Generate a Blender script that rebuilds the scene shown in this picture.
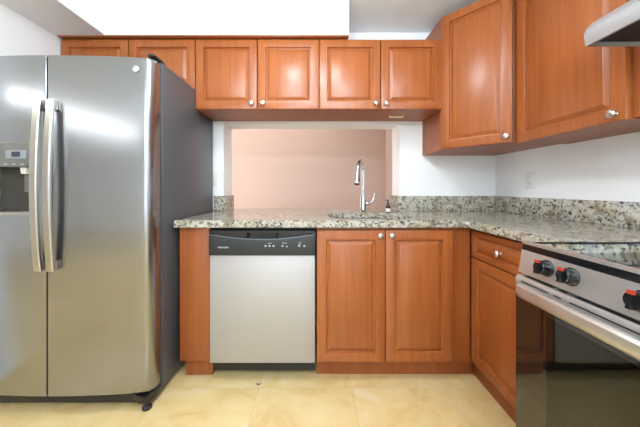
import bpy, bmesh, math, random
from mathutils import Vector, Matrix
C = bpy.context.scene.collection
S = bpy.context.scene
for o in list(bpy.data.objects): bpy.data.objects.remove(o)
H = 1.095                                   # eye height of the camera

# ---------------------------------------------------------------- camera, world, light, exposure
cam = bpy.data.cameras.new('camera'); co = bpy.data.objects.new('camera', cam); C.objects.link(co)
co.location = (0, 0, H); co.rotation_euler = (math.radians(90), 0, 0)
cam.sensor_width = 36; cam.lens = 265/640*36; cam.shift_x = 5/640; cam.shift_y = -25.5/640; cam.clip_start = .02
S.camera = co
w = bpy.data.worlds.new('world'); S.world = w; w.use_nodes = True
w.node_tree.nodes['Background'].inputs[0].default_value = (.95, .97, 1, 1)
w.node_tree.nodes['Background'].inputs[1].default_value = 1.0
S.view_settings.view_transform = 'Standard'; S.view_settings.look = 'None'
S.view_settings.gamma = 1; S.view_settings.use_curve_mapping = False
S.view_settings.exposure = 0.40
def area(name, loc, rot, sx, sy, power, col=(1, 1, 1)):
    l = bpy.data.lights.new(name, 'AREA'); l.shape = 'RECTANGLE'; l.size = sx; l.size_y = sy; l.energy = power; l.color = col
    o = bpy.data.objects.new(name, l); C.objects.link(o); o.location = loc; o.rotation_euler = rot
    return o
R90 = math.radians(90)
area('kitchen_lamp_light', (-.12, .93, 2.15), (0, 0, 0), .34, .34, 7, (.90, .96, 1)).data.shape = 'DISK'
area('added_uplight', (-.05, -1.05, 1.93), (math.radians(180-24), 0, 0), 1.3, .3, 88, (.78, .91, 1))     # added uplight behind the camera, brightens the ceiling and upper cabinets
area('rear_fill_light', (-.1, -2.30, 1.02), (R90, 0, 0), 2.2, 1.15, 15, (.84, .94, 1))   # added fill behind the camera, set in an invented rear window
area('streak_light', (-2.45, -.25, 2.2), (0, 0, math.radians(-45)), 1.8, .12, 9, (.86, .94, 1))  # added light along the unseen lamp that streaks the refrigerator doors
area('hallway_fill_light', (-.5, 2.66, 2.25), (0, 0, 0), 1.9, .4, .7, (.9, .96, 1))  # added light for the pink walls beyond the opening
area('hallway_side_fill', (-1.70, 2.75, 1.2), (0, -R90, 0), 1.6, .7, 14, (.97, .98, 1))   # added side fill before the hallway's left wall, evens the pink walls

# ---------------------------------------------------------------- materials
def mat(name, col, rough=.5, metal=0, **kw):
    m = bpy.data.materials.new(name); m.use_nodes = True
    b = m.node_tree.nodes['Principled BSDF']
    b.inputs['Base Color'].default_value = (*col, 1); b.inputs['Roughness'].default_value = rough; b.inputs['Metallic'].default_value = metal
    for k, v in kw.items(): b.inputs[k.replace('_', ' ')].default_value = v
    return m
def nodes(m):
    nt = m.node_tree
    def N(t, **p):
        n = nt.nodes.new(t)
        for k, v in p.items():
            if k.startswith('i_'): n.inputs[k[2:]].default_value = v
            else: setattr(n, k, v)
        return n
    return nt, N, nt.links.new, nt.nodes['Principled BSDF']
def ramp(N, stops, interp='LINEAR'):
    r = N('ShaderNodeValToRGB'); e = r.color_ramp; e.interpolation = interp
    while len(e.elements) < len(stops): e.elements.new(.5)
    for el, (p, c) in zip(e.elements, stops): el.position = p; el.color = (*c, 1)
    return r
def mix(nt, N, L, a, b, fac, mode='MIX'):
    x = N('ShaderNodeMix', data_type='RGBA', blend_type=mode)
    for s, v in ((x.inputs[0], fac), (x.inputs[6], a), (x.inputs[7], b)):
        if hasattr(v, 'is_output'): L(v, s)
        else: s.default_value = v if isinstance(v, (int, float)) else (*v, 1)
    return x.outputs[2]

def wood(name, c1, c2, rough=.32):
    m = mat(name, c1, rough); nt, N, L, b = nodes(m)
    tc = N('ShaderNodeTexCoord'); oi = N('ShaderNodeObjectInfo')
    ad = N('ShaderNodeVectorMath', operation='ADD'); L(tc.outputs['Object'], ad.inputs[0])
    sc = N('ShaderNodeVectorMath', operation='SCALE'); L(oi.outputs['Location'], sc.inputs[0]); sc.inputs[3].default_value = 3.0
    L(sc.outputs[0], ad.inputs[1])
    mp = N('ShaderNodeMapping'); mp.inputs['Scale'].default_value = (34, 34, 1.1); L(ad.outputs[0], mp.inputs[0])
    n1 = N('ShaderNodeTexNoise', i_Scale=1.0, i_Detail=5.0, i_Roughness=.6, i_Distortion=.5); L(mp.outputs[0], n1.inputs['Vector'])
    mp2 = N('ShaderNodeMapping'); mp2.inputs['Scale'].default_value = (150, 150, 4); L(ad.outputs[0], mp2.inputs[0])
    n2 = N('ShaderNodeTexNoise', i_Scale=1.0, i_Detail=3.0); L(mp2.outputs[0], n2.inputs['Vector'])
    r = ramp(N, [(.32, c2), (.68, c1)]); L(n1.outputs[0], r.inputs[0])
    r2 = ramp(N, [(.35, (.86, .84, .82)), (.65, (1, 1, 1))]); L(n2.outputs[0], r2.inputs[0])
    L(mix(nt, N, L, r.outputs[0], r2.outputs[0], 1.0, 'MULTIPLY'), b.inputs['Base Color'])
    return m
M = {}
M['wood'] = wood('cherry_wood', (.395, .116, .029), (.31, .082, .018), .33)
M['wood_in'] = wood('cherry_wood_carcass', (.34, .094, .022), (.275, .068, .014), .40)
M['white'] = mat('white_paint', (.86, .86, .86), .6)
M['wall'] = mat('white_wall_paint', (.90, .90, .905), .65)
M['ceil'] = mat('ceiling_paint', (.91, .95, .98), .8)
M['pink'] = mat('pink_beige_wall_paint', (.58, .43, .36), .8)
M['plastic'] = mat('white_plastic', (.82, .82, .80), .35)
M['slot'] = mat('outlet_slot', (.08, .08, .08), .5)
M['black'] = mat('black_plastic', (.012, .012, .013), .35)
M['black_gloss'] = mat('black_gloss', (.008, .008, .01), .08)
M['dwblack'] = mat('charcoal_plastic', (.011, .011, .012), .42)
M['dwlip'] = mat('charcoal_lip', (.10, .105, .13), .3)
M['case'] = mat('dark_grey_fridge_side', (.10, .105, .115), .38, .35)
M['gasket'] = mat('gasket', (.02, .02, .02), .6)
M['chrome'] = mat('chrome', (.60, .60, .62), .10, 1)
M['nickel'] = mat('satin_nickel', (.62, .60, .57), .28, 1)
M['brass'] = mat('brass', (.85, .74, .48), .5, .4)
M['cooktop'] = mat('cooktop_glass', (.008, .008, .009), .03, IOR=2.0)
M['dark_glass'] = mat('dark_door_glass', (.006, .006, .006), .04, IOR=1.9)
M['knob'] = mat('knob_black', (.006, .006, .007), .22)
M['red'] = mat('red_mark', (.42, .035, .012), .5)
M['ink'] = mat('white_print', (.75, .75, .78), .5)
M['display'] = mat('display', (.03, .035, .06), .15)
M['panelgrey'] = mat('dispenser_panel', (.15, .145, .14), .4, .2)
M['amber'] = mat('brown_bottle', (.03, .012, .006), .12)
M['paper'] = mat('paper_label', (.8, .78, .72), .6)
M['darksteel'] = mat('hood_underside', (.006, .006, .007), .6, 0)
M['enamel'] = mat('oven_enamel', (.75, .75, .72), .4)
M['rack'] = mat('oven_rack_wire', (.95, .93, .88), .4, 0)
M['lens'] = mat('lamp_lens', (.7, .7, .66), .4)

def steel(name, col, rough, scale=(3, 3, 400), aniso=0.0, var=.06):
    m = mat(name, col, rough, 1); nt, N, L, b = nodes(m)
    tc = N('ShaderNodeTexCoord'); mp = N('ShaderNodeMapping'); mp.inputs['Scale'].default_value = scale; L(tc.outputs['Object'], mp.inputs[0])
    n = N('ShaderNodeTexNoise', i_Scale=1.0, i_Detail=4.0); L(mp.outputs[0], n.inputs['Vector'])
    mr = N('ShaderNodeMapRange'); mr.inputs['To Min'].default_value = rough-var; mr.inputs['To Max'].default_value = rough+var
    L(n.outputs[0], mr.inputs[0]); L(mr.outputs[0], b.inputs['Roughness'])
    return m
M['fsteel'] = steel('brushed_fridge_steel', (.35, .36, .385), .26, var=.03)
M['dsteel'] = steel('brushed_dishwasher_steel', (.475, .46, .46), .5)
M['dsteel'].node_tree.nodes['Principled BSDF'].inputs['Metallic'].default_value = .6
M['rsteel'] = steel('range_steel', (.62, .61, .60), .34, (3, 3, 300), var=.02)
M['rsteel'].node_tree.nodes['Principled BSDF'].inputs['Metallic'].default_value = .85
M['hsteel'] = steel('hood_steel', (.40, .40, .41), .42, (3, 3, 300), var=.02)
M['hsteel'].node_tree.nodes['Principled BSDF'].inputs['Metallic'].default_value = .5
M['handle'] = steel('handle_steel', (.50, .475, .44), .32, (300, 300, 3))
M['sink'] = steel('sink_steel', (.68, .68, .68), .28)

# granite
def granite():
    m = mat('speckled_granite', (.6, .55, .45), .12); nt, N, L, b = nodes(m)
    tc = N('ShaderNodeTexCoord')
    geo = N('ShaderNodeNewGeometry')
    P = geo.outputs['Position']
    n0 = N('ShaderNodeTexNoise', i_Scale=14.0, i_Detail=5.0, i_Roughness=.65); L(P, n0.inputs['Vector'])
    base = ramp(N, [(.34, (.24, .19, .12)), (.43, (.40, .36, .28)), (.55, (.53, .49, .41)), (.68, (.30, .31, .305))]); L(n0.outputs[0], base.inputs[0])
    # warped coordinates for crystals
    nw = N('ShaderNodeTexNoise', i_Scale=60.0, i_Detail=2.0); L(P, nw.inputs['Vector'])
    sc = N('ShaderNodeVectorMath', operation='SCALE'); L(nw.outputs['Color'], sc.inputs[0]); sc.inputs[3].default_value = .012
    ad = N('ShaderNodeVectorMath', operation='ADD'); L(P, ad.inputs[0]); L(sc.outputs[0], ad.inputs[1])
    v = N('ShaderNodeTexVoronoi', i_Scale=95.0); L(ad.outputs[0], v.inputs['Vector'])
    sep = N('ShaderNodeSeparateColor'); L(v.outputs['Color'], sep.inputs[0])
    n1 = N('ShaderNodeTexNoise', i_Scale=45.0, i_Detail=3.0, i_Roughness=.6); L(P, n1.inputs['Vector'])
    # density of dark crystals varies
    s = N('ShaderNodeMath', operation='MULTIPLY_ADD'); L(n1.outputs[0], s.inputs[0]); s.inputs[1].default_value = 1.5; L(sep.outputs[0], s.inputs[2])
    k = ramp(N, [(0, (0, 0, 0)), (.1, (1, 1, 1))])
    s2 = N('ShaderNodeMath', operation='SUBTRACT'); L(s.outputs[0], s2.inputs[0]); s2.inputs[1].default_value = 1.40
    L(s2.outputs[0], k.inputs[0])
    darkc = ramp(N, [(.0, (.03, .028, .025)), (.3, (.09, .085, .08)), (.6, (.20, .20, .19)), (1, (.20, .15, .09))]); L(sep.outputs[1], darkc.inputs[0])
    light = ramp(N, [(.0, (.78, .78, .78)), (.5, (1, 1, 1)), (1, (1.0, .98, .95))]); L(sep.outputs[2], light.inputs[0])
    c0 = mix(nt, N, L, base.outputs[0], light.outputs[0], 1.0, 'MULTIPLY')
    c1 = mix(nt, N, L, c0, darkc.outputs[0], k.outputs[0])
    L(c1, b.inputs['Base Color'])
    return m
M['granite'] = granite()

def tile():
    m = mat('polished_floor_tile', (.8, .65, .4), .16); nt, N, L, b = nodes(m)
    geo = N('ShaderNodeNewGeometry'); P = geo.outputs['Position']
    sx = N('ShaderNodeSeparateXYZ'); L(P, sx.inputs[0])
    T = .51
    outs = []; cells = []
    for k, off in ((0, .202), (1, 1.451)):
        a = N('ShaderNodeMath', operation='SUBTRACT'); L(sx.outputs[k], a.inputs[0]); a.inputs[1].default_value = off
        d = N('ShaderNodeMath', operation='DIVIDE'); L(a.outputs[0], d.inputs[0]); d.inputs[1].default_value = T
        fl = N('ShaderNodeMath', operation='FLOOR'); L(d.outputs[0], fl.inputs[0]); cells.append(fl.outputs[0])
        f = N('ShaderNodeMath', operation='FRACT'); L(d.outputs[0], f.inputs[0])
        g = N('ShaderNodeMath', operation='SUBTRACT'); L(f.outputs[0], g.inputs[0]); g.inputs[1].default_value = .5
        h = N('ShaderNodeMath', operation='ABSOLUTE'); L(g.outputs[0], h.inputs[0]); outs.append(h.outputs[0])
    mx = N('ShaderNodeMath', operation='MAXIMUM'); L(outs[0], mx.inputs[0]); L(outs[1], mx.inputs[1])
    gr = N('ShaderNodeMath', operation='GREATER_THAN'); L(mx.outputs[0], gr.inputs[0]); gr.inputs[1].default_value = .5-.0022
    cv = N('ShaderNodeCombineXYZ'); L(cells[0], cv.inputs[0]); L(cells[1], cv.inputs[1])
    sc = N('ShaderNodeVectorMath', operation='SCALE'); L(cv.outputs[0], sc.inputs[0]); sc.inputs[3].default_value = 7.3
    ad = N('ShaderNodeVectorMath', operation='ADD'); L(P, ad.inputs[0]); L(sc.outputs[0], ad.inputs[1])
    n = N('ShaderNodeTexNoise', i_Scale=5.0, i_Detail=8.0, i_Roughness=.62, i_Distortion=.9); L(ad.outputs[0], n.inputs['Vector'])
    r = ramp(N, [(.30, (.60, .40, .165)), (.44, (.665, .475, .215)), (.56, (.69, .515, .25)), (.72, (.72, .57, .33))]); L(n.outputs[0], r.inputs[0])
    L(mix(nt, N, L, r.outputs[0], (.42, .34, .24), gr.outputs[0]), b.inputs['Base Color'])
    rr = N('ShaderNodeMapRange'); L(gr.outputs[0], rr.inputs[0]); rr.inputs['To Min'].default_value = .16; rr.inputs['To Max'].default_value = .8
    L(rr.outputs[0], b.inputs['Roughness'])
    return m
M['tile'] = tile()

def glass(name, transp, tint):
    m = bpy.data.materials.new(name); m.use_nodes = True; nt = m.node_tree; nt.nodes.clear()
    N = nt.nodes.new; L = nt.links.new
    out = N('ShaderNodeOutputMaterial'); g = N('ShaderNodeBsdfGlossy'); g.inputs['Roughness'].default_value = .04; g.inputs['Color'].default_value = (.8, .8, .8, 1)
    t = N('ShaderNodeBsdfTransparent'); t.inputs[0].default_value = (*tint, 1)
    fr = N('ShaderNodeFresnel'); fr.inputs[0].default_value = 1.9
    mx = N('ShaderNodeMixShader'); L(fr.outputs[0], mx.inputs[0]); L(t.outputs[0], mx.inputs[1]); L(g.outputs[0], mx.inputs[2]); L(mx.outputs[0], out.inputs[0])
    return m
M['oglass'] = glass('tinted_oven_glass', 1, (1, .97, .93))
def emit(name, col, s):
    m = mat(name, col, .5); b = m.node_tree.nodes['Principled BSDF']
    b.inputs['Emission Color'].default_value = (*col, 1); b.inputs['Emission Strength'].default_value = s
    return m
M['diffuser_dim'] = emit('streak_lamp_diffuser', (1, .98, .95), 7)  # glow of the lamp added for the refrigerator streak
M['diffuser'] = emit('lamp_diffuser', (.88, .95, 1), 19)
M['diffuser_hall'] = emit('hallway_fill_diffuser', (1, .98, .95), 3)  # glow of the lamp added beyond the opening

# ---------------------------------------------------------------- helpers
def smooth(bm, ang=35):
    for f in bm.faces: f.smooth = True
    a = math.radians(ang)
    for e in bm.edges:
        e.smooth = not (len(e.link_faces) != 2 or e.calc_face_angle(0) > a)
def worldloc(o):
    v = Vector((0, 0, 0))
    while o: v += o.location; o = o.parent
    return v
def obj(name, bm, m, parent=None, loc=None):
    """mesh given in world coordinates; origin at parent (or loc)."""
    bmesh.ops.recalc_face_normals(bm, faces=bm.faces)
    smooth(bm)
    o = bpy.data.objects.new(name, bpy.data.meshes.new(name)); C.objects.link(o)
    if parent: o.parent = parent; org = worldloc(parent)
    else: org = Vector(loc) if loc else Vector((0, 0, 0)); o.location = org
    bmesh.ops.translate(bm, verts=bm.verts, vec=-org)
    bm.to_mesh(o.data); bm.free()
    for mm in (m if isinstance(m, (list, tuple)) else [m]): o.data.materials.append(mm)
    return o
def tag(o, label, cat, group=None):
    o['label'] = label; o['category'] = cat
    if group: o['group'] = group
    return o
def thing(name, label, cat, loc, group=None):
    o = bpy.data.objects.new(name, None); C.objects.link(o); o.location = loc; o.empty_display_size = .05
    return tag(o, label, cat, group)
def struct(name, bm, m, label=None):
    o = obj(name, bm, m); o['kind'] = 'structure'
    if label: o['label'] = label
    return o
def box(bm, x0, x1, y0, y1, z0, z1, bev=0, seg=2, mi=0):
    r = bmesh.ops.create_cube(bm, size=1); vs = r['verts']
    bmesh.ops.scale(bm, verts=vs, vec=(x1-x0, y1-y0, z1-z0))
    bmesh.ops.translate(bm, verts=vs, vec=((x0+x1)/2, (y0+y1)/2, (z0+z1)/2))
    fs = {f for v in vs for f in v.link_faces}
    for f in fs: f.material_index = mi
    if bev:
        es = list({e for v in vs for e in v.link_edges})
        bmesh.ops.bevel(bm, geom=es, offset=bev, segments=seg, affect='EDGES', profile=.5, material=-1)
    return bm
def B(*a, **k): return box(bmesh.new(), *a, **k)
def prism(bm, pts, axis, a0, a1, bev=0):
    """pts 2-D polygon; axis 'z': (x,y); 'y': (x,z); 'x': (y,z)."""
    def P(p, a): return {'z': (p[0], p[1], a), 'y': (p[0], a, p[1]), 'x': (a, p[0], p[1])}[axis]
    va = [bm.verts.new(P(p, a0)) for p in pts]; vb = [bm.verts.new(P(p, a1)) for p in pts]
    n = len(pts); fs = [bm.faces.new(va), bm.faces.new(vb[::-1])]
    for i in range(n): fs.append(bm.faces.new((va[i], vb[i], vb[(i+1) % n], va[(i+1) % n])))
    bmesh.ops.recalc_face_normals(bm, faces=fs)
    if bev: bmesh.ops.bevel(bm, geom=list({e for f in fs for e in f.edges}), offset=bev, segments=2, affect='EDGES')
    return bm
def lathe(bm, prof, org, axis=(0, 0, 1), n=20):
    """prof [(r, h)] revolved about axis from org"""
    q = Vector((0, 0, 1)).rotation_difference(Vector(axis)).to_matrix(); org = Vector(org)
    rings = []
    for r, h in prof:
        if r < 1e-6: rings.append([bm.verts.new(org + q @ Vector((0, 0, h)))])
        else: rings.append([bm.verts.new(org + q @ Vector((r*math.cos(t*2*math.pi/n), r*math.sin(t*2*math.pi/n), h))) for t in range(n)])
    for a, b in zip(rings, rings[1:]):
        for i in range(n):
            j = (i+1) % n
            if len(a) == 1 and len(b) == 1: continue
            if len(a) == 1: bm.faces.new((a[0], b[i], b[j]))
            elif len(b) == 1: bm.faces.new((a[i], a[j], b[0]))
            else: bm.faces.new((a[i], a[j], b[j], b[i]))
    for r in (rings[0], rings[-1]):
        if len(r) > 1:
            try: bm.faces.new(r)
            except ValueError: pass
    return bm
def tube(bm, pts, rad, n=10, cap=True):
    pts = [Vector(p) for p in pts]; rad = rad if isinstance(rad, (list, tuple)) else [rad]*len(pts)
    rings = []; up = Vector((.13, .97, .21)).normalized()
    prev = None
    for i, p in enumerate(pts):
        t = (pts[min(i+1, len(pts)-1)]-pts[max(i-1, 0)]).normalized()
        a = (prev if prev is not None else (up if abs(t.dot(up)) < .9 else Vector((1, 0, 0))))
        a = (a - t*a.dot(t)).normalized(); prev = a; b = t.cross(a)
        rings.append([bm.verts.new(p + rad[i]*(a*math.cos(k*2*math.pi/n)+b*math.sin(k*2*math.pi/n))) for k in range(n)])
    for a, b in zip(rings, rings[1:]):
        for i in range(n): bm.faces.new((a[i], a[(i+1) % n], b[(i+1) % n], b[i]))
    if cap: bm.faces.new(rings[0][::-1]); bm.faces.new(rings[-1])
    return bm
def catmull(P, k=8):
    P = [Vector(p) for p in P]; Q = [2*P[0]-P[1]]+P+[2*P[-1]-P[-2]]; out = []
    for i in range(1, len(Q)-2):
        for s in range(k):
            t = s/k; a, b, c, d = Q[i-1:i+3]
            out.append(.5*((2*b)+(c-a)*t+(2*a-5*b+4*c-d)*t*t+(3*b-a-3*c+d)*t**3))
    return out+[P[-1]]

def raised_door(p0, p1, z0, z1, out, th=.019, gap=.0015, stile=.052):
    """raised panel door; its FRONT face runs from p0 to p1 (x,y) as seen left to right, out = unit outward (x,y)"""
    bm = bmesh.new()
    p0 = Vector((*p0, 0)); p1 = Vector((*p1, 0)); u = (p1-p0).normalized(); W = (p1-p0).length; o = Vector((*out, 0))
    def ring(i, d):
        a, b, c, e = gap+i, W-gap-i, z0+gap+i, z1-gap-i
        return [bm.verts.new(p0+u*s+o*d+Vector((0, 0, z))) for s, z in ((a, c), (b, c), (b, e), (a, e))]
    prof = [(0, -th), (0, -.005), (.0015, -.0015), (.005, 0), (stile, 0), (stile+.001, -.004), (stile+.004, -.012), (stile+.009, -.0125),
            (stile+.025, -.003), (stile+.028, -.0015)]
    rs = [ring(*p) for p in prof]
    for a, b in zip(rs, rs[1:]):
        for i in range(4): bm.faces.new((a[i], a[(i+1) % 4], b[(i+1) % 4], b[i]))
    bm.faces.new(rs[-1]); bm.faces.new(rs[0][::-1])
    return bm
def knob(parent, x, y, z, out):
    lathe_b = lathe(bmesh.new(), [(.009, 0), (.007, .003), (.0055, .010), (.0085, .014), (.0155, .018), (.0165, .022), (.013, .027), (.006, .0295), (0, .030)], (x, y, z), (*out, 0), 18)
    k = obj('knob', lathe_b, M['nickel'], parent); k['label'] = 'round satin nickel knob'
    return k
Zr = lambda r: r + H

# ---------------------------------------------------------------- room
XL, XR, YB, YR, ZC = -1.72, 1.44, 2.115, -2.4, 2.335
YO = 2.32                                                    # far side of the pass-through wall
struct('floor', B(-4.4, XR+.2, YR-.2, 3.5, -.06, 0), M['tile'], 'polished cream and yellow marbled floor tiles with thin grout lines')
struct('ceiling', B(-4.4, XR+.2, YR-.2, 3.5, ZC, ZC+.06), M['ceil'], 'plain white ceiling')
bm = B(XL-.12, XL, 1.12, YO, 0, ZC); box(bm, -4.2, XL-.12, 1.12, 1.24, 0, ZC)
struct('wall_living_left', B(-4.32, -4.2, YR, 1.24, 0, ZC), M['wall'])
struct('wall_left', bm, M['wall'], 'white wall left of the refrigerator')
struct('wall_right', B(XR, XR+.12, YR, YO, 0, ZC), M['wall'], 'white wall behind the range and right cabinets')
OX0, OX1, OZ0, OZ1 = -.728, .676, .874, Zr(.514)
bm = bmesh.new()
box(bm, XL, OX0, YB, YO, 0, ZC); box(bm, OX1, XR, YB, YO, 0, ZC)
box(bm, OX0, OX1, YB, YO, 0, OZ0-.001); box(bm, OX0, OX1, YB, YO, OZ1, ZC)
struct('wall_back', bm, M['wall'], 'white wall with the pass-through opening above the sink')
bm = bmesh.new()
box(bm, -4.32, -1.25, YR-.12, YR, 0, ZC); box(bm, 1.05, XR+.12, YR-.12, YR, 0, ZC)
box(bm, -1.25, 1.05, YR-.12, YR, 0, .45); box(bm, -1.25, 1.05, YR-.12, YR, 1.6, ZC)
struct('wall_rear', bm, M['wall'])
bm = bmesh.new()
for a, b_ in ((-1.25, -1.20), (1.0, 1.05), (-.125, -.075)): box(bm, a, b_, YR-.09, YR-.04, .45, 1.6)
box(bm, -1.20, -.125, YR-.09, YR-.04, .45, .5); box(bm, -.075, 1.0, YR-.09, YR-.04, .45, .5)
box(bm, -1.20, -.125, YR-.09, YR-.04, 1.55, 1.6); box(bm, -.075, 1.0, YR-.09, YR-.04, 1.55, 1.6)
struct('added_window_1', bm, M['white'])  # unseen window added as an opening for the rear fill
# room beyond the opening
struct('wall_far', B(XL-.2, 1.0, 3.23, 3.33, 0, ZC), M['pink'], 'pinkish beige wall seen through the pass-through')
struct('wall_far_right', B(.86, .96, YO+.001, 3.229, 0, ZC), M['pink'], 'narrow pinkish beige side wall at the right of the pass-through')
struct('wall_far_left', B(XL-.2, XL-.1, YO+.001, 3.229, 0, ZC), M['pink'])
# soffits
ZS = Zr(1.012); YS = 1.75
struct('trim_1', B(-1.39, .2245, YS, YB-.001, ZS, ZC-.001), M['white'], 'white soffit box above the back wall cabinets')
struct('trim_2', B(XL+.001, -1.3905, 1.12, YB-.001, ZS, ZC-.001), M['white'], 'white soffit over the refrigerator along the left wall')
struct('trim_3', B(-.80, .855, YB-.008, YB-.0005, OZ1+.006, OZ1+.018, .002), M['white'], 'thin white trim strip above the pass-through opening')

# lamps
t = thing('ceiling_lamp', 'round flush white ceiling lamp in the middle of the kitchen', 'ceiling lamp', (-.12, .93, ZC))
obj('housing', lathe(bmesh.new(), [(.19, .001), (.195, .012), (.19, .03), (0, .03)], (-.12, .93, ZC), (0, 0, -1), 32), M['white'], t)
obj('diffuser', lathe(bmesh.new(), [(.17, .0305), (.178, .09), (.155, .14), (.08, .170), (0, .175)], (-.12, .93, ZC), (0, 0, -1), 32), M['diffuser'], t)
t = thing('ceiling_lamp', 'long narrow white lamp added left of the refrigerator to streak its doors', 'ceiling lamp', (-2.45, -.25, ZC))  # added lamp, angled so its reflection streaks the refrigerator doors
for nm, hw, za, zb3, mm in (('housing', .05, ZC-.03, ZC-.001, M['white']), ('diffuser', .03, ZC-.07, ZC-.0305, M['diffuser_dim'])):
    bm = B(-.95, .95, -hw, hw, za, zb3, .004)
    bmesh.ops.rotate(bm, verts=bm.verts, cent=(0, 0, 0), matrix=Matrix.Rotation(math.radians(-45), 3, 'Z'))
    bmesh.ops.translate(bm, verts=bm.verts, vec=(-2.45, -.25, 0))
    obj(nm, bm, mm, t)
t = thing('added_pendant', 'long white pendant, open at the top, added behind the camera to carry the uplight', 'pendant lamp', (-.05, -1.1, ZC))  # unseen lamp body added around the uplight
bm = prism(bmesh.new(), [(-1.30, 1.90), (-1.10, 1.84), (-.90, 1.86), (-.90, 1.87), (-1.10, 1.852), (-1.295, 1.912)], 'x', -.75, .65)
obj('trough', bm, M['white'], t)
for xx in (-.6, .5): obj('rod', tube(bmesh.new(), [(xx, -1.10, 1.853), (xx, -1.10, ZC-.001)], .006, 8), M['nickel'], t)
t = thing('ceiling_lamp', 'flat white ceiling lamp added to light the pink walled room', 'ceiling lamp', (-.3, 2.78, ZC))  # unseen lamp added to brighten the pink walls
obj('housing', B(-.85, .25, 2.6, 2.96, ZC-.02, ZC-.001), M['white'], t)
obj('diffuser', B(-.83, .23, 2.62, 2.94, ZC-.06, ZC-.0205, .012), M['diffuser_hall'], t)

# ---------------------------------------------------------------- worktop with sink cut-out
CT, CB = .914, .875
YF = 1.475
g = .0012
out_pts = [(-.786, YF), (.835, YF), (.85, YF-.015), (.85, .896), (XR-g, .896), (XR-g, YB-g), (OX1-g, YB-g), (OX1-g, YO), (OX0+g, YO), (OX0+g, YB-g), (-.786, YB-g)]
def superell(cx, cy, a, b, n=40, p=3.2):
    r = []
    for i in range(n):
        t = 2*math.pi*i/n; c, s = math.cos(t), math.sin(t)
        r.append((cx+a*abs(c)**(2/p)*(1 if c >= 0 else -1), cy+b*abs(s)**(2/p)*(1 if s >= 0 else -1)))
    return r
SX, SY, SA, SB = .345, 1.733, .258, .203
hole = superell(SX, SY, SA, SB)
bm = bmesh.new()
def loop(bm, pts, z):
    vs = [bm.verts.new((*p, z)) for p in pts]
    return [bm.edges.new((vs[i], vs[(i+1) % len(vs)])) for i in range(len(vs))]
es = loop(bm, out_pts, CB)+loop(bm, hole, CB)
bmesh.ops.triangle_fill(bm, use_beauty=True, edges=es)
fs = [f for f in bm.faces if math.hypot((f.calc_center_median().x-SX)/SA, (f.calc_center_median().y-SY)/SB) > .95]
bad = [f for f in bm.faces if f not in fs]
if bad: bmesh.ops.delete(bm, geom=bad, context='FACES_ONLY')
r = bmesh.ops.extrude_face_region(bm, geom=list(bm.faces))
tv = [v for v in r['geom'] if isinstance(v, bmesh.types.BMVert)]
bmesh.ops.translate(bm, verts=tv, vec=(0, 0, CT-CB))
bmesh.ops.recalc_face_normals(bm, faces=bm.faces)
te = [e for e in bm.edges if all(abs(v.co.z-CT) < 1e-5 for v in e.verts) and any(abs(f.normal.z) < .5 for f in e.link_faces)]
bmesh.ops.bevel(bm, geom=te, offset=.004, segments=2, affect='EDGES')
wt = obj('worktop', bm, M['granite'], None, (0, YF, CB))
tag(wt, 'speckled cream and grey granite worktop with a sink cut-out, running around the corner', 'worktop')
# backsplashes
BH = CT+.118; bt = .02
bm = prism(bmesh.new(), [(-.80, YB-bt), (OX0+bt, YB-bt), (OX0+bt, YO-.002), (OX0+g, YO-.002), (OX0+g, YB-g), (-.80, YB-g)], 'z', CT+.0005, BH, .002)
tag(obj('backsplash', bm, M['granite'], None, (-.75, YB, CT)), 'short granite backsplash beside the refrigerator, left of the pass-through', 'backsplash')
bm = prism(bmesh.new(), [(OX1-bt, YB-bt), (XR-bt-.001, YB-bt), (XR-bt-.001, YB-g), (OX1-g, YB-g), (OX1-g, YO-.002), (OX1-bt, YO-.002)], 'z', CT+.0005, BH, .002)
tag(obj('backsplash', bm, M['granite'], None, (1.05, YB, CT)), 'granite backsplash on the back wall, right of the sink and pass-through', 'backsplash')
tag(obj('backsplash', B(XR-bt, XR-g, .896, YB-g, CT+.0005, BH, .002), M['granite'], None, (XR, 1.6, CT)), 'granite backsplash along the right wall below the outlet', 'backsplash')

# ---------------------------------------------------------------- sink
t = thing('kitchen_sink', 'undermount stainless steel sink set in the granite worktop', 'sink', (SX, SY, .70))
bm = bmesh.new()
prof = [(.022, CB-.001), (.0, CB-.001), (-.004, CB-.004), (-.008, .78), (-.018, .735), (-.045, .712), (-.10, .706), (-.165, .704)]
rings = []
for d, z in prof:
    rings.append([bm.verts.new((*p, z)) for p in superell(SX, SY, SA+d+.004, SB+d+.004)])
for a, b_ in zip(rings, rings[1:]):
    for i in range(40): bm.faces.new((a[i], a[(i+1) % 40], b_[(i+1) % 40], b_[i]))
bm.faces.new(rings[-1])
o = obj('bowl', bm, M['sink'], t)
md = o.modifiers.new('thick', 'SOLIDIFY'); md.thickness = .0012; md.offset = -1 
obj('drain', lathe(bmesh.new(), [(.045, 0), (.045, .003), (.036, .003), (.034, .001), (0, .001)], (SX, SY, .706), n=24), M['chrome'], t)

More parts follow.
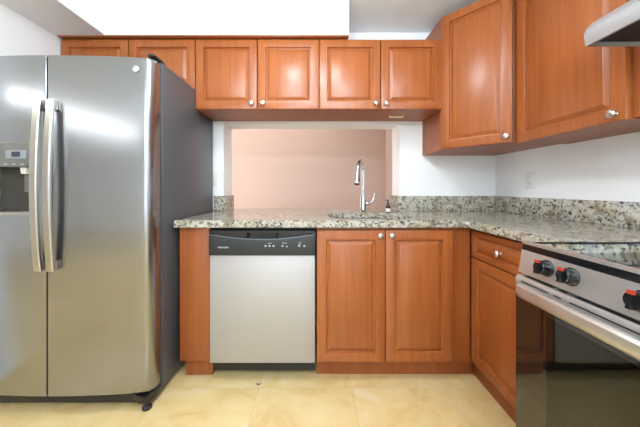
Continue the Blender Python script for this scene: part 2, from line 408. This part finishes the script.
# faucet
FX, FY = .357, 1.972
t = thing('faucet', 'tall chrome pull-down kitchen faucet standing behind the sink', 'faucet', (FX, FY, CT))
z0 = CT+.0005
obj('base', lathe(bmesh.new(), [(.028, 0), (.028, .006), (.0235, .010), (.0225, .10), (.020, .118), (.0145, .155), (.0135, .165)], (FX, FY, z0), n=24), M['chrome'], t)
arc = [(FX, FY, z0+.16), (FX, FY, z0+.26), (FX-.002, FY-.002, z0+.325), (FX-.012, FY-.028, z0+.358), (FX-.028, FY-.068, z0+.374), (FX-.046, FY-.108, z0+.360), (FX-.058, FY-.135, z0+.328)]
obj('spout', tube(bmesh.new(), catmull(arc), .0135, 14), M['chrome'], t)
d = Vector((-.018, -.04, -.16)).normalized(); p = Vector(arc[-1])
o = obj('spray_head', lathe(bmesh.new(), [(.0145, -.004), (.0165, 0), (.0155, .012), (.016, .055), (.021, .085), (.024, .118), (.023, .124), (.018, .126), (0, .126)], p, d, 20), M['chrome'], t)
obj('nozzle', lathe(bmesh.new(), [(.0155, .1265), (.0155, .130), (0, .130)], p, d, 20), M['black'], o)
bm = lathe(bmesh.new(), [(.0145, .018), (.0155, .03), (.0155, .048), (.013, .052), (0, .052)], (FX, FY, z0+.068), (1, 0, 0), 18)
tube(bm, catmull([(FX+.044, FY, z0+.068), (FX+.064, FY, z0+.076), (FX+.078, FY, z0+.100), (FX+.088, FY, z0+.142)]), [.011]*8+[.009]*8+[.0065]*9, 12)
obj('lever_handle', bm, M['chrome'], t)

# soap bottle
bx_, by_ = .538, 1.95
t = thing('soap_bottle', 'small dark brown pump soap bottle with a white label beside the faucet', 'soap bottle', (bx_, by_, CT))
obj('bottle', lathe(bmesh.new(), [(.015, 0), (.0165, .003), (.0165, .045), (.014, .053), (.007, .058), (.007, .064), (0, .064)], (bx_, by_, z0)), M['amber'], t)
obj('paper_label', lathe(bmesh.new(), [(.0169, .006), (.0172, .007), (.0172, .030), (.0169, .031)], (bx_, by_, z0)), M['paper'], t)
bm = lathe(bmesh.new(), [(.009, .060), (.009, .072), (.004, .074), (.0035, .086), (.007, .087), (.007, .094), (0, .095)], (bx_, by_, z0))
tube(bm, [(bx_, by_, z0+.091), (bx_-.016, by_-.010, z0+.091), (bx_-.020, by_-.013, z0+.086)], .0032, 8)
obj('pump', bm, M['black'], t)

# ---------------------------------------------------------------- base cabinets (faces at y = 1.505)
D = 1.505; TK = .112; DB, DT = Zr(-.980), Zr(-.236)
# end panel left of the dishwasher
t = thing('end_panel_cabinet', 'narrow plain cherry wood filler cabinet between refrigerator and dishwasher', 'cabinet', (-.684, 1.8, 0))
obj('body', B(-.768, -.600, D, YB-.01, TK, CB-.001, .001), M['wood_in'], t)
obj('toe_kick', B(-.758, -.600, D+.05, YB-.02, 0.0005, TK-.0005), M['wood_in'], t)
# sink cabinet
t = thing('sink_cabinet', 'two door cherry wood base cabinet under the sink', 'cabinet', (.44, 1.8, 0))
bm = bmesh.new()
box(bm, .010, .028, D+.001, YB-.01, TK, CB-.001); box(bm, .86, .878, D+.001, YB-.01, TK, CB-.001)
box(bm, .028, .86, D+.001, YB-.01, TK, TK+.018); box(bm, .028, .86, YB-.02, YB-.01, TK+.018, CB-.001)
box(bm, .028, .86, D+.001, D+.02, CB-.035, CB-.001); box(bm, .386, .402, D+.001, D+.02, TK+.018, CB-.035)
obj('body', bm, M['wood_in'], t)
for k, (a, b_) in enumerate(((.009, .394), (.396, .773))):
    dr = obj('door', raised_door((a, D-.019), (b_, D-.019), DB, DT, (0, -1)), M['wood'], t)
    knob(dr, (.365, .428)[k], D-.019, Zr(-.265), (0, -1))
obj('filler_strip', B(.776, .879, D-.002, D+.0005, TK, CB-.001), M['wood_in'], t)
obj('toe_kick', B(.010, .93, D+.055, D+.07, 0.0005, TK-.0005), M['wood_in'], t)
# right drawer cabinet (face x = .88)
XF = .882
t = thing('drawer_cabinet', 'cherry wood base cabinet with one drawer over a door, beside the range', 'cabinet', (1.15, 1.2, 0))
obj('body', B(XF+.019, XR-.01, .898, D-.003, TK, CB-.001), M['wood_in'], t)
obj('toe_kick', B(XF+.05, XR-.02, .90, D+.05, 0.0005, TK-.0005), M['wood_in'], t)
dr = obj('drawer', raised_door((XF, D-.005), (XF, .900), Zr(-.386), Zr(-.236), (-1, 0), stile=.026), M['wood'], t)
knob(dr, XF, 1.262, Zr(-.314), (-1, 0))
obj('door', raised_door((XF, D-.005), (XF, .900), DB, Zr(-.389), (-1, 0)), M['wood'], t)

# ---------------------------------------------------------------- dishwasher
t = thing('dishwasher', 'stainless steel dishwasher with a black control panel under the worktop', 'dishwasher', (-.296, 1.8, 0))
x0, x1 = -.594, .004
obj('tub', B(x0+.005, x1-.005, D+.025, YB-.02, TK, CB-.012), M['black'], t)
zp = Zr(-.375)
obj('door_panel', B(x0+.004, x1-.004, D-.022, D+.024, Zr(-.980), zp-.001, .004), M['dsteel'], t)
# control panel with a scooped pocket handle
bm = bmesh.new()
zt = Zr(-.238); nx = 40
xs = [x0+.003+(x1-x0-.006)*i/nx for i in range(nx+1)]
yf = D-.032
def dz(x):                                    # lower lip of the pocket, a shallow smile
    s = (x-(x0+x1)/2)/((x1-x0)/2*.90)
    return zt-.022-.024*max(0, 1-s*s)**1.0
rows = []
for x in xs:
    s = (x-(x0+x1)/2)/((x1-x0)/2*.90)
    inn = 1 if abs(s) < 1 else 0
    dep = (.030 if abs(s) < .28 else .014) if inn else 0
    zb = dz(x)
    rows.append([bm.verts.new(v) for v in ((x, yf+.003, zp), (x, yf, zp+.004), (x, yf, zb-.004), (x, yf+.002*inn, zb), (x, yf+dep, zb+.002), (x, yf+dep, zt-.012), (x, yf+.001, zt-.011), (x, yf+.001, zt), (x, D+.02, zt), (x, D+.02, zp))])
for a, b_ in zip(rows, rows[1:]):
    for i in range(10):
        f = bm.faces.new((a[i], b_[i], b_[(i+1) % 10], a[(i+1) % 10])); f.material_index = 1 if i in (2,) else 0
bm.faces.new(rows[0]); bm.faces.new(rows[-1][::-1])
cp = obj('control_panel', bm, [M['dwblack'], M['dwlip']], t)
obj('toe_kick', B(x0+.004, x1-.004, D+.045, D+.06, .03, TK-.002), M['black'], t)
def text(name, s, size, loc, m, parent, rot=(R90, 0, 0), ext=.0003):
    cu = bpy.data.curves.new(name, 'FONT'); cu.body = s; cu.size = size; cu.extrude = ext; cu.align_x = 'CENTER'; cu.align_y = 'CENTER'
    o = bpy.data.objects.new(name, cu); C.objects.link(o)
    me = bpy.data.meshes.new_from_object(o.evaluated_get(bpy.context.evaluated_depsgraph_get()))
    bpy.data.objects.remove(o)
    q = bpy.data.objects.new(name, me); C.objects.link(q); q.parent = parent; me.materials.clear(); me.materials.append(m)
    mt = Matrix.Translation(Vector(loc)-worldloc(parent)) @ __import__('mathutils').Euler(rot).to_matrix().to_4x4()
    me.transform(mt)
    return q
text('brand_lettering', 'FRIGIDAIRE', .0115, (-.510, yf-.0006, Zr(-.331)), M['ink'], cp)
PR = mat('grey_print', (.34, .34, .36), .5)
for px, pz, ww, hh in ((265.5, 246, 1.1, 1.0), (269.5, 246, 1.1, 1.0), (273.5, 246, 1.1, 1.0), (282.5, 246, 1.0, .8), (286.8, 246.6, .8, 1.6), (299.3, 245.6, 1.2, 1.1), (304.3, 246, 1.1, .8)):
    cx, cz = (px-315)/180, Zr(-(pz-188)/180)
    obj('button', lathe(bmesh.new(), [(ww/180, 0), (ww/180, .0006), (0, .0006)], (cx, yf, cz), (0, -1, 0), 12), PR, cp)
for px, pz, ww in ((269.5, 243.3, 1.8), (284.5, 243.2, 2.3), (300, 243, 1.5)):
    cx, cz = (px-315)/180, Zr(-(pz-188)/180)
    obj('print_mark', B(cx-ww/180, cx+ww/180, yf-.0005, yf+.0002, cz-.0016, cz+.0016), PR, cp)

# ---------------------------------------------------------------- upper cabinets
D3 = 1.80; UB, UT = Zr(.530), Zr(1.005)
def upper(name, label, x0, x1, zb, zt, doors, group=None):
    t = thing(name, label, 'cabinet', ((x0+x1)/2, YB, zb), group)
    bm = bmesh.new()
    y0 = D3+.0005; e = .0003
    box(bm, x0+e, x0+.016, y0, YB-.001, zb, zt); box(bm, x1-.016, x1-e, y0, YB-.001, zb, zt)
    box(bm, x0+.016, x1-.016, y0, YB-.001, zb, zb+.016); box(bm, x0+.016, x1-.016, y0, YB-.001, zt-.016, zt)
    box(bm, x0+.016, x1-.016, YB-.012, YB-.001, zb+.016, zt-.016)
    obj('body', bm, M['wood_in'], t)
    for a, b_, kx in doors:
        d_ = obj('door', raised_door((a, D3-.019), (b_, D3-.019), zb, zt-.004, (0, -1)), M['wood'], t)
        if kx is not None: knob(d_, kx, D3-.019, zb+.037, (0, -1))
    return t
upper('wall_cabinet', 'shallow cherry wood two door cabinet above the refrigerator', -1.712, -.806, Zr(.665), UT, [(-1.712, -1.256, None), (-1.253, -.807, None)])
upper('wall_cabinet', 'two door cherry wood wall cabinet beside the refrigerator, above the left of the pass-through', -.804, .027, UB, UT, [(-.804, -.390, -.428), (-.388, .027, -.350)])
upper('wall_cabinet', 'two door cherry wood wall cabinet above the faucet, beside the corner cabinet', .029, .853, UB, UT, [(.029, .441, .408), (.443, .853, .478)])
tag(obj('moulding', B(-1.71, .2245, YS+.006, D3+.012, UT+.0005, ZS-.0005, .002), M['wood'], None, (-.7, D3, UT)), 'thin cherry wood moulding strip between the white soffit and the cabinets', 'moulding')

# small brass catch under the cabinet
bm = bmesh.new(); zc = UB-.0005; cx = (396-315)/136
box(bm, cx-.05, cx+.05, 1.955, 1.965, zc-.011, zc); box(bm, cx-.05, cx-.04, 1.93, 1.954, zc-.011, zc); box(bm, cx+.04, cx+.05, 1.93, 1.954, zc-.011, zc)
tag(obj('bracket', bm, M['brass'], None, (cx, 1.95, UB)), 'small brass bracket on the underside of the cabinet above the faucet', 'bracket')

# diagonal corner cabinet
CZ0, CZ1 = Zr(.259), Zr(1.153)
A = Vector((.857, 1.805)); Bp = Vector((1.132, 1.507)); nrm = Vector((-(Bp.y-A.y), (Bp.x-A.x))); nrm.normalize(); nrm = -nrm
t = thing('corner_wall_cabinet', 'tall cherry wood diagonal corner cabinet with a single door', 'cabinet', (1.2, 1.9, CZ0))
a2 = A-nrm*.0; b2 = Bp
body = [(.857, YB-.001), (.857, A.y), (1.112, 1.531), (1.165, Bp.y), (XR-.001, Bp.y), (XR-.001, YB-.001)]
obj('body', prism(bmesh.new(), body, 'z', CZ0, CZ1), M['wood_in'], t)
u = (Bp-A).normalized()
da, db = A+nrm*.0195+u*.006, Bp+nrm*.0195-u*.004
dr = obj('door', raised_door(tuple(da), tuple(db), CZ0+.002, CZ1-.002, tuple(nrm)), M['wood'], t)
kp = db-u*.028
knob(dr, kp.x, kp.y, CZ0+.036, tuple(nrm))
# right wall cabinet
t = thing('wall_cabinet', 'tall single door cherry wood wall cabinet between the corner cabinet and range hood', 'cabinet', (1.3, 1.23, CZ0))
obj('body', B(1.148, XR-.001, .965, 1.5055, CZ0-.009, CZ1), M['wood_in'], t)
dr = obj('door', raised_door((1.128, 1.489), (1.128, .962), CZ0-.010, CZ1-.002, (-1, 0)), M['wood'], t)
knob(dr, 1.128, .995, CZ0+.020, (-1, 0))
obj('end_strip', B(1.16, XR-.001, .9455, .9645, CZ0-.002, CZ1), M['wood_in'], t)
t = thing('wall_cabinet', 'short cherry wood cabinet above the range hood', 'cabinet', (1.3, .55, Zr(.61)))
obj('body', B(1.148, XR-.001, .185, .944, Zr(.607), CZ1), M['wood_in'], t)
for a, b_ in ((.943, .566), (.564, .186)):
    obj('door', raised_door((1.128, a), (1.128, b_), Zr(.609), CZ1-.002, (-1, 0)), M['wood'], t)

# ---------------------------------------------------------------- range hood
t = thing('range_hood', 'stainless steel under cabinet range hood with a dark underside', 'range hood', (1.2, .56, Zr(.503)))
hy0, hy1 = .183, .943
zb = Zr(.503)
prof = [(.962, zb), (.957, Zr(.535)), (.958, Zr(.549)), (.966, Zr(.566)), (.985, Zr(.586)), (1.018, Zr(.603)), (XR-.001, Zr(.6055)), (XR-.001, zb+.02), (.975, zb+.02), (.972, zb)]
bm = prism(bmesh.new(), prof, 'y', hy0, hy1)
box(bm, .974, XR-.001, hy0, hy0+.01, zb, zb+.0195); box(bm, .974, XR-.001, hy1-.008, hy1, zb, zb+.0195)
obj('shell', bm, M['hsteel'], t)
obj('underside', B(.976, XR-.002, hy0+.012, hy1-.010, zb+.012, zb+.0195), M['darksteel'], t)
bm = bmesh.new()
obj('lamp_lens', B(1.00, 1.10, .60, .72, zb+.004, zb+.0115, .003), M['lens'], t)
bm = bmesh.new()
for i in range(24): box(bm, 1.15, 1.40, .26+i*.026, .262+i*.026, zb+.006, zb+.0115)
obj('grease_filter', bm, M['darksteel'], t)

# ---------------------------------------------------------------- range
y0, y1 = .130, .889
RB = XR-.03                                # back of the range
t = thing('range', 'stainless steel electric range with a black glass cooktop and oven door', 'stove', (1.05, .51, 0))
zc = Zr(-.1765); zk = Zr(-.2194)
bm = bmesh.new()      # oven box with an open cavity facing -x
ox0, ox1 = .708, RB
cy0, cy1, cz0, cz1 = y0+.08, y1-.08, .26, .76
box(bm, ox0, ox1, y0, cy0, .06, zk-.012); box(bm, ox0, ox1, cy1, y1, .06, zk-.012)
box(bm, ox0, ox1, cy0, cy1, .06, cz0); box(bm, ox0, ox1, cy0, cy1, cz1, zk-.012)
box(bm, ox1-.12, ox1, cy0, cy1, cz0, cz1)
obj('oven_body', bm, M['enamel'], t)
obj('cooktop', B(.7015, RB, y0+.003, .8950, zk-.0115, zk, .001), M['cooktop'], t)
obj('front_trim', prism(bmesh.new(), [(.695, zc-.004), (.6955, zc+.001), (.697, zc+.002), (.701, zc+.002), (.701, zk-.011), (.698, zk-.011)], 'y', y0, y1), M['rsteel'], t)
pz0 = Zr(-.279); pz1 = Zr(-.2055); px0, px1 = .682, .6942
obj('side_trim', B(.703, RB, .8905, .8945, CT-.0075, CT-.001), M['black'], t)
obj('glass_strip', prism(bmesh.new(), [(px1, pz1+.0005), (.6955, zc-.0045), (.6975, zc-.0125), (.6975, pz1+.0005)], 'y', y0+.001, y1-.001), M['black_gloss'], t)
cp = obj('control_panel', prism(bmesh.new(), [(px0, pz0), (px1, pz1), (.707, pz1), (.707, pz0)], 'y', y0, y1), M['rsteel'], t)
nn = Vector((-(pz1-pz0), 0, (px1-px0))).normalized()
for yk in (.787, .712, .553, .307, .232):
    p = Vector((px0+(px1-px0)*.55, yk, pz0+(pz1-pz0)*.55))
    k = obj('knob', lathe(bmesh.new(), [(.0245, 0), (.0245, .003), (.0215, .006), (.0195, .024), (.0175, .027), (0, .027)], p, nn, 28), M['knob'], cp); k['label'] = 'black round control knob'
    q = nn; up = Vector((0, 0, 1)); up = (up-q*up.dot(q)).normalized(); sd = Vector((0, 1, 0))
    bm = bmesh.new()   # grip bar
    c = p+q*.027
    vs = [bm.verts.new(c+sd*sx*w_+up*sz*.0195+q*h) for h, w_ in ((-.010, .0065), (.008, .0045)) for sx, sz in ((-1, -1), (1, -1), (1, 1), (-1, 1))]
    for f in ((0, 1, 2, 3), (7, 6, 5, 4), (0, 4, 5, 1), (1, 5, 6, 2), (2, 6, 7, 3), (3, 7, 4, 0)): bm.faces.new([vs[i] for i in f])
    obj('grip', bm, M['knob'], k)
    bm = bmesh.new()   # red mark on the upper rim of the grip
    c = c+up*.0160
    vs = [bm.verts.new(c+sd*sx*.0056+up*sz*.0042+q*h) for h in (.001, .0092) for sx, sz in ((-1, -1), (1, -1), (1, 1), (-1, 1))]
    for f in ((0, 1, 2, 3), (7, 6, 5, 4), (0, 4, 5, 1), (1, 5, 6, 2), (2, 6, 7, 3), (3, 7, 4, 0)): bm.faces.new([vs[i] for i in f])
    o = obj('pointer_mark', bm, M['red'], k); o['label'] = 'red mark on the top of the knob'
# oven door
dx0, dx1 = .672, .705
zt1 = Zr(-.327)
dr = obj('oven_door', prism(bmesh.new(), [(dx0, zt1), (dx0, Zr(-.297)), (dx0+.006, Zr(-.288)), (dx1, Zr(-.286)), (dx1, zt1)], 'y', y0+.002, y1-.002), M['rsteel'], t)
bm = bmesh.new()
for a, b_ in ((y1-.025, y1-.125), (y1-.142, y1-.165), (y1-.190, y1-.40), (y1-.43, y1-.58)):
    box(bm, dx0-.0008, dx0+.002, b_, a, Zr(-.3045), Zr(-.3010))
    box(bm, dx0+.010, dx0+.03, b_, a, Zr(-.2885), Zr(-.2866))
obj('vent_slots', bm, M['black'], dr)
bm = bmesh.new()      # black frame of the door around the window
wz0, wz1, wy0, wy1 = .31, Zr(-.372), y0+.11, y1-.118
for a_ in ((dx0, dx1, y0+.002, wy0, .235, zt1-.0005), (dx0, dx1, wy1, y1-.002, .235, zt1-.0005), (dx0, dx1, wy0, wy1, .235, wz0), (dx0, dx1, wy0, wy1, wz1, zt1-.0005)): box(bm, *a_)
obj('door_frame', bm, M['dark_glass'], dr)
obj('window_glass', B(dx0+.0002, dx0+.004, wy0+.0002, wy1-.0002, wz0+.0002, wz1-.0002), M['oglass'], dr)
bm = bmesh.new(); n = 28; rows = []
for i in range(n+1):
    s = i/n; y = (y1-.008)+(y0-y1+.016)*s; bow = math.sin(math.pi*s)
    e = min(1, min(s, 1-s)/.035); e = math.sin(e*math.pi/2)
    xo = .667-.018*e-.020*bow
    zt_, zb_ = Zr(-.306+.006*bow), Zr(-.354+.012*bow)
    m_ = (zt_+zb_)/2
    pr = [(xo+.016, zt_), (xo+.007, zt_-.001), (xo+.001, zt_-.007), (xo, m_), (xo+.003, zb_+.010), (xo+.009, zb_+.002), (xo+.015, zb_), (xo+.018, zb_+.007), (xo+.016, m_)]
    if i in (0, n): pr = [(min(.6715, a+.005), b_) for a, b_ in pr]
    rows.append([bm.verts.new((a, y, b_)) for a, b_ in pr])
for a, b_ in zip(rows, rows[1:]):
    for i in range(9): bm.faces.new((a[i], a[(i+1) % 9], b_[(i+1) % 9], b_[i]))
bm.faces.new(rows[0]); bm.faces.new(rows[-1][::-1])
for yy in (y1-.03, y0+.03): box(bm, .660, .6718, yy-.010, yy+.010, Zr(-.342), Zr(-.318))
o = obj('handle', bm, M['rsteel'], dr); o['label'] = 'broad bowed stainless steel handle'
for zr in (.40, .54):
    bm = bmesh.new()
    for i in range(17): tube(bm, [(.735+i*.033, cy0+.012, zr), (.735+i*.033, cy1-.012, zr)], .0028, 6)
    for yy in (cy0+.012, cy1-.012, (cy0+cy1)/2): tube(bm, [(.73, yy, zr-.004), (1.27, yy, zr-.004)], .0038, 6)
    obj('oven_rack', bm, M['rack'], t)
obj('storage_drawer', B(dx0, dx1, y0+.002, y1-.002, .065, .229, .002), M['black_gloss'], t)
for xx in (.76, 1.34):
    for yy in (y0+.05, y1-.05): obj('foot', lathe(bmesh.new(), [(.018, 0), (.018, .0595), (0, .0595)], (xx, yy, .0003), n=12), M['black'], t)

# ---------------------------------------------------------------- refrigerator
fx0, fx1, fs = -1.712, -.802, -1.285
t = thing('refrigerator', 'large stainless steel side by side refrigerator with a dispenser in its left door', 'refrigerator', (-1.26, 1.7, 0))
obj('case', B(fx0+.004, fx1, 1.392, 2.08, .045, Zr(.658), .003), M['case'], t)
obj('gasket', B(fx0+.02, fx1-.012, 1.372, 1.3915, .10, Zr(.635)), M['gasket'], t)
zb, zt = Zr(-1.004), Zr(.643)
def yfront(x): return 1.268+.026*((x-fs)/.45)**2
def fdoor(xa, xb, outer, hole=None):
    """outer = +1: rounded corner at xb, -1: at xa"""
    bm = bmesh.new(); prof = []
    R_ = .034; r_ = .006; n = 18
    la, lb = (R_ if outer < 0 else r_), (R_ if outer > 0 else r_)
    def corner(x_edge, l, sgn):           # list from edge inward
        dep = .055 if l > .01 else .006; pts = []
        for i in range(7):
            a = math.pi/2*i/6
            x = x_edge-sgn*l*(1-math.cos(math.pi/2-a)) if False else x_edge-sgn*l*(1-math.cos(a))
            y = yfront(x_edge-sgn*l)+dep*(1-math.sin(a))
            pts.append((x, y))
        return pts
    A_ = corner(xa, la, -1); B_ = corner(xb, lb, 1)
    xs = sorted(set([xa+la+(xb-xa-la-lb)*i/n for i in range(1, n)]+([hole[0], hole[1]] if hole else [])))
    prof = A_+[(x, yfront(x)) for x in xs]+B_[::-1]
    zs = [(zb, .010), (zb+.003, .004), (zb+.010, 0)]+([(hole[2], 0), (hole[3], 0)] if hole else [])+[(zt-.016, 0), (zt-.005, .005), (zt, .016)]
    grid = [[bm.verts.new((x, min(1.37, y+dy), z)) for x, y in prof] for z, dy in zs]
    for j in range(len(zs)-1):
        for i in range(len(prof)-1):
            xm = (prof[i][0]+prof[i+1][0])/2; zm = (zs[j][0]+zs[j+1][0])/2
            if hole and hole[0] < xm < hole[1] and hole[2] < zm < hole[3]: continue
            bm.faces.new((grid[j][i], grid[j][i+1], grid[j+1][i+1], grid[j+1][i]))
    back = [[bm.verts.new((x, 1.371, z)) for x in (xa, xb)] for z in (zb, zt)]
    bm.faces.new([back[0][0], back[0][1]]+grid[0][::-1]); bm.faces.new([back[1][1], back[1][0]]+grid[-1])
    bm.faces.new((back[0][0], back[1][0], back[1][1], back[0][1]))
    bm.faces.new([back[0][0]]+[g_[0] for g_ in grid]+[back[1][0]]); bm.faces.new([back[0][1]]+[g_[-1] for g_ in grid]+[back[1][1]])
    return bm
dxa, dxb, dza, dzb = -1.610, -1.356, Zr(-.130), Zr(.222)
fl = obj('freezer_door', fdoor(fx0, fs-.003, -1, (dxa, dxb, dza, dzb)), M['fsteel'], t)
fr = obj('fridge_door', fdoor(fs+.003, fx1, 1), M['fsteel'], t)
# dispenser
yd = yfront(dxb)
bm = bmesh.new()
yA = yd+.004
box(bm, dxa+.0005, dxa+.010, yA-.006, 1.36, dza+.0005, dzb-.0005); box(bm, dxb-.010, dxb-.0005, yA-.006, 1.36, dza+.0005, dzb-.0005)
box(bm, dxa+.010, dxb-.010, yA-.006, 1.36, dza+.0005, dza+.016); box(bm, dxa+.010, dxb-.010, yA-.002, 1.36, dzb-.006, dzb-.0005)
ds = obj('dispenser', bm, M['handle'], fl)
obj('recess_liner', B(dxa+.0102, dxb-.0102, 1.350, 1.36, dza+.0165, Zr(.10)), mat('dispenser_recess', (.035, .031, .024), .4), ds)
pn = obj('dispenser_panel', B(dxa+.0102, dxb-.0102, yA, 1.349, Zr(.102), dzb-.0065, .002), M['panelgrey'], ds)
obj('display_bezel', B(-1.485, -1.385, yA-.0015, yA-.0002, Zr(.142), Zr(.182)), mat('bezel', (.27, .29, .32), .3), pn)
obj('display', B(-1.455, -1.415, yA-.0028, yA-.0017, Zr(.150), Zr(.174)), M['display'], pn)
GM = mat('grey_marks', (.45, .45, .45), .5)
for i in range(5): obj('button', B(-1.575+i*.04, -1.557+i*.04, yA-.0010, yA-.0002, Zr(.112), Zr(.117)), GM, pn)
obj('paddle', B(-1.455, -1.405, 1.325, 1.340, Zr(-.02), Zr(.09), .004), M['panelgrey'], ds)
obj('nozzle', lathe(bmesh.new(), [(.02, 0), (.016, .03), (0, .03)], (-1.43, 1.310, Zr(.100)), (0, 0, -1), 16), M['plastic'], ds)
# handles
for name_door, xh in ((fl, -1.3035), (fr, -1.243)):
    bm = bmesh.new(); n = 26; rows = []
    zt_, zb_ = Zr(.418), Zr(-.392)
    for i in range(n+1):
        s = i/n; z = zb_+(zt_-zb_)*s; bow = math.sin(math.pi*s)**.8 if 0 < s < 1 else 0
        yo = yfront(xh)-.028-.021*bow; hw = .0175
        rows.append([bm.verts.new((xh+a, yo+b_, z)) for a, b_ in ((-hw, .014), (-hw, .004), (-hw+.004, 0), (hw-.004, 0), (hw, .004), (hw, .014))])
    for a, b_ in zip(rows, rows[1:]):
        for i in range(6): bm.faces.new((a[i], a[(i+1) % 6], b_[(i+1) % 6], b_[i]))
    bm.faces.new(rows[0]); bm.faces.new(rows[-1][::-1])
    for za, zb2 in ((zt_-.045, zt_-.0005), (zb_+.0005, zb_+.045)):
        box(bm, xh-.0145, xh+.0145, yfront(xh)-.016, yfront(xh)-.0008, za, zb2, .003)
    o = obj('handle', bm, M['handle'], name_door); o['label'] = 'long bowed vertical steel handle'
# badge
bxp = (136-315)*yfront(-.87)/265; bz = Zr((188-69)*yfront(-.87)/265)
by = yfront(bxp)
bd = obj('badge', lathe(bmesh.new(), [(.0155, -.001), (.0155, .0025), (.0135, .0035), (0, .0035)], (bxp, by-.0008, bz), (0, -1, 0), 28), mat('emblem_silver', (.50, .49, .46), .45, .6), fr)
bd['label'] = 'small round silver emblem'
text('emblem_lettering', 'GE', .014, (bxp, by-.0045, bz), mat('emblem_grey', (.35, .35, .36), .4), bd)
# hinge covers, base grille, feet
for xx in (-.825, -1.69):
    obj('hinge_cover', B(xx-.018, xx+.018, 1.330, 1.43, Zr(.6585) if False else Zr(.659), Zr(.676), .006), M['black'], t)
obj('base_grille', B(fx0+.02, fx1-.025, 1.325, 1.391, .022, .088, .003), M['black'], t)
for xx, q in ((-.835, 1), (-1.68, -1)):
    bm = prism(bmesh.new(), [(xx-q*.075, 1.324), (xx-q*.03, 1.296), (xx+q*.008, 1.290), (xx+q*.028, 1.335), (xx+q*.028, 1.39), (xx+q*.012, 1.39), (xx+q*.010, 1.324)], 'z', .040, .075, .002)
    o = obj('hinge_bracket', bm, M['black'], t)
    bm = lathe(bmesh.new(), [(.022, 0), (.023, .010), (.012, .016), (.010, .0395)], (xx, 1.318, .0004), n=16)
    obj('levelling_foot', bm, M['black'], t)
for xx in (-.85, -1.66):
    obj('roller', lathe(bmesh.new(), [(.022, 0), (.022, .02)], (xx, 2.0, .0225), (1, 0, 0), 16), M['black'], t)

# ---------------------------------------------------------------- outlet and switch
oy, oz = 1.775, Zr(.052)
t = thing('wall_outlet', 'white electrical outlet on the right wall above the backsplash', 'outlet', (XR, oy, oz))
obj('cover_plate', B(XR-.006, XR-.0005, oy-.035, oy+.035, oz-.057, oz+.057, .002), M['plastic'], t)
for s in (-1, 1):
    f = obj('socket', B(XR-.008, XR-.0062, oy-.017, oy+.017, oz+s*.020-.015, oz+s*.020+.015, .0008), M['plastic'], t)
    bm = bmesh.new()
    for k in (-1, 1): box(bm, XR-.0086, XR-.0081, oy+k*.006-.001, oy+k*.006+.001, oz+s*.02-.002, oz+s*.02+.007)
    box(bm, XR-.0086, XR-.0081, oy-.002, oy+.002, oz+s*.02-.010, oz+s*.02-.006)
    obj('slots', bm, M['slot'], f)
sx_, sz_ = -.788, Zr(.072)
t = thing('light_switch', 'white light switch on the back wall beside the refrigerator', 'light switch', (sx_, YB, sz_))
obj('cover_plate', B(sx_-.035, sx_+.018, YB-.006, YB-.0005, sz_-.057, sz_+.057, .002), M['plastic'], t)
obj('rocker', B(sx_-.022, sx_+.004, YB-.009, YB-.0062, sz_-.033, sz_+.033, .001), M['plastic'], t)

# flat dark bits standing in for a chipped, cracked tile corner
random.seed(4)
bm = bmesh.new()
for dx_, dy_, r_ in ((0, 0, .009), (.012, .006, .006), (-.010, .008, .005)):
    q = bmesh.ops.create_icosphere(bm, subdivisions=1, radius=r_)
    for v in q['verts']:
        v.co = Vector((v.co.x*random.uniform(.7, 1.3)+dx_-.315, v.co.y*random.uniform(.7, 1.3)+dy_+1.475, abs(v.co.z)*.25+.0005))
tag(obj('tile_chip', bm, M['slot'], None, (-.315, 1.475, 0)), 'tiny dark chip at a cracked floor tile corner before the dishwasher', 'tile_chip')
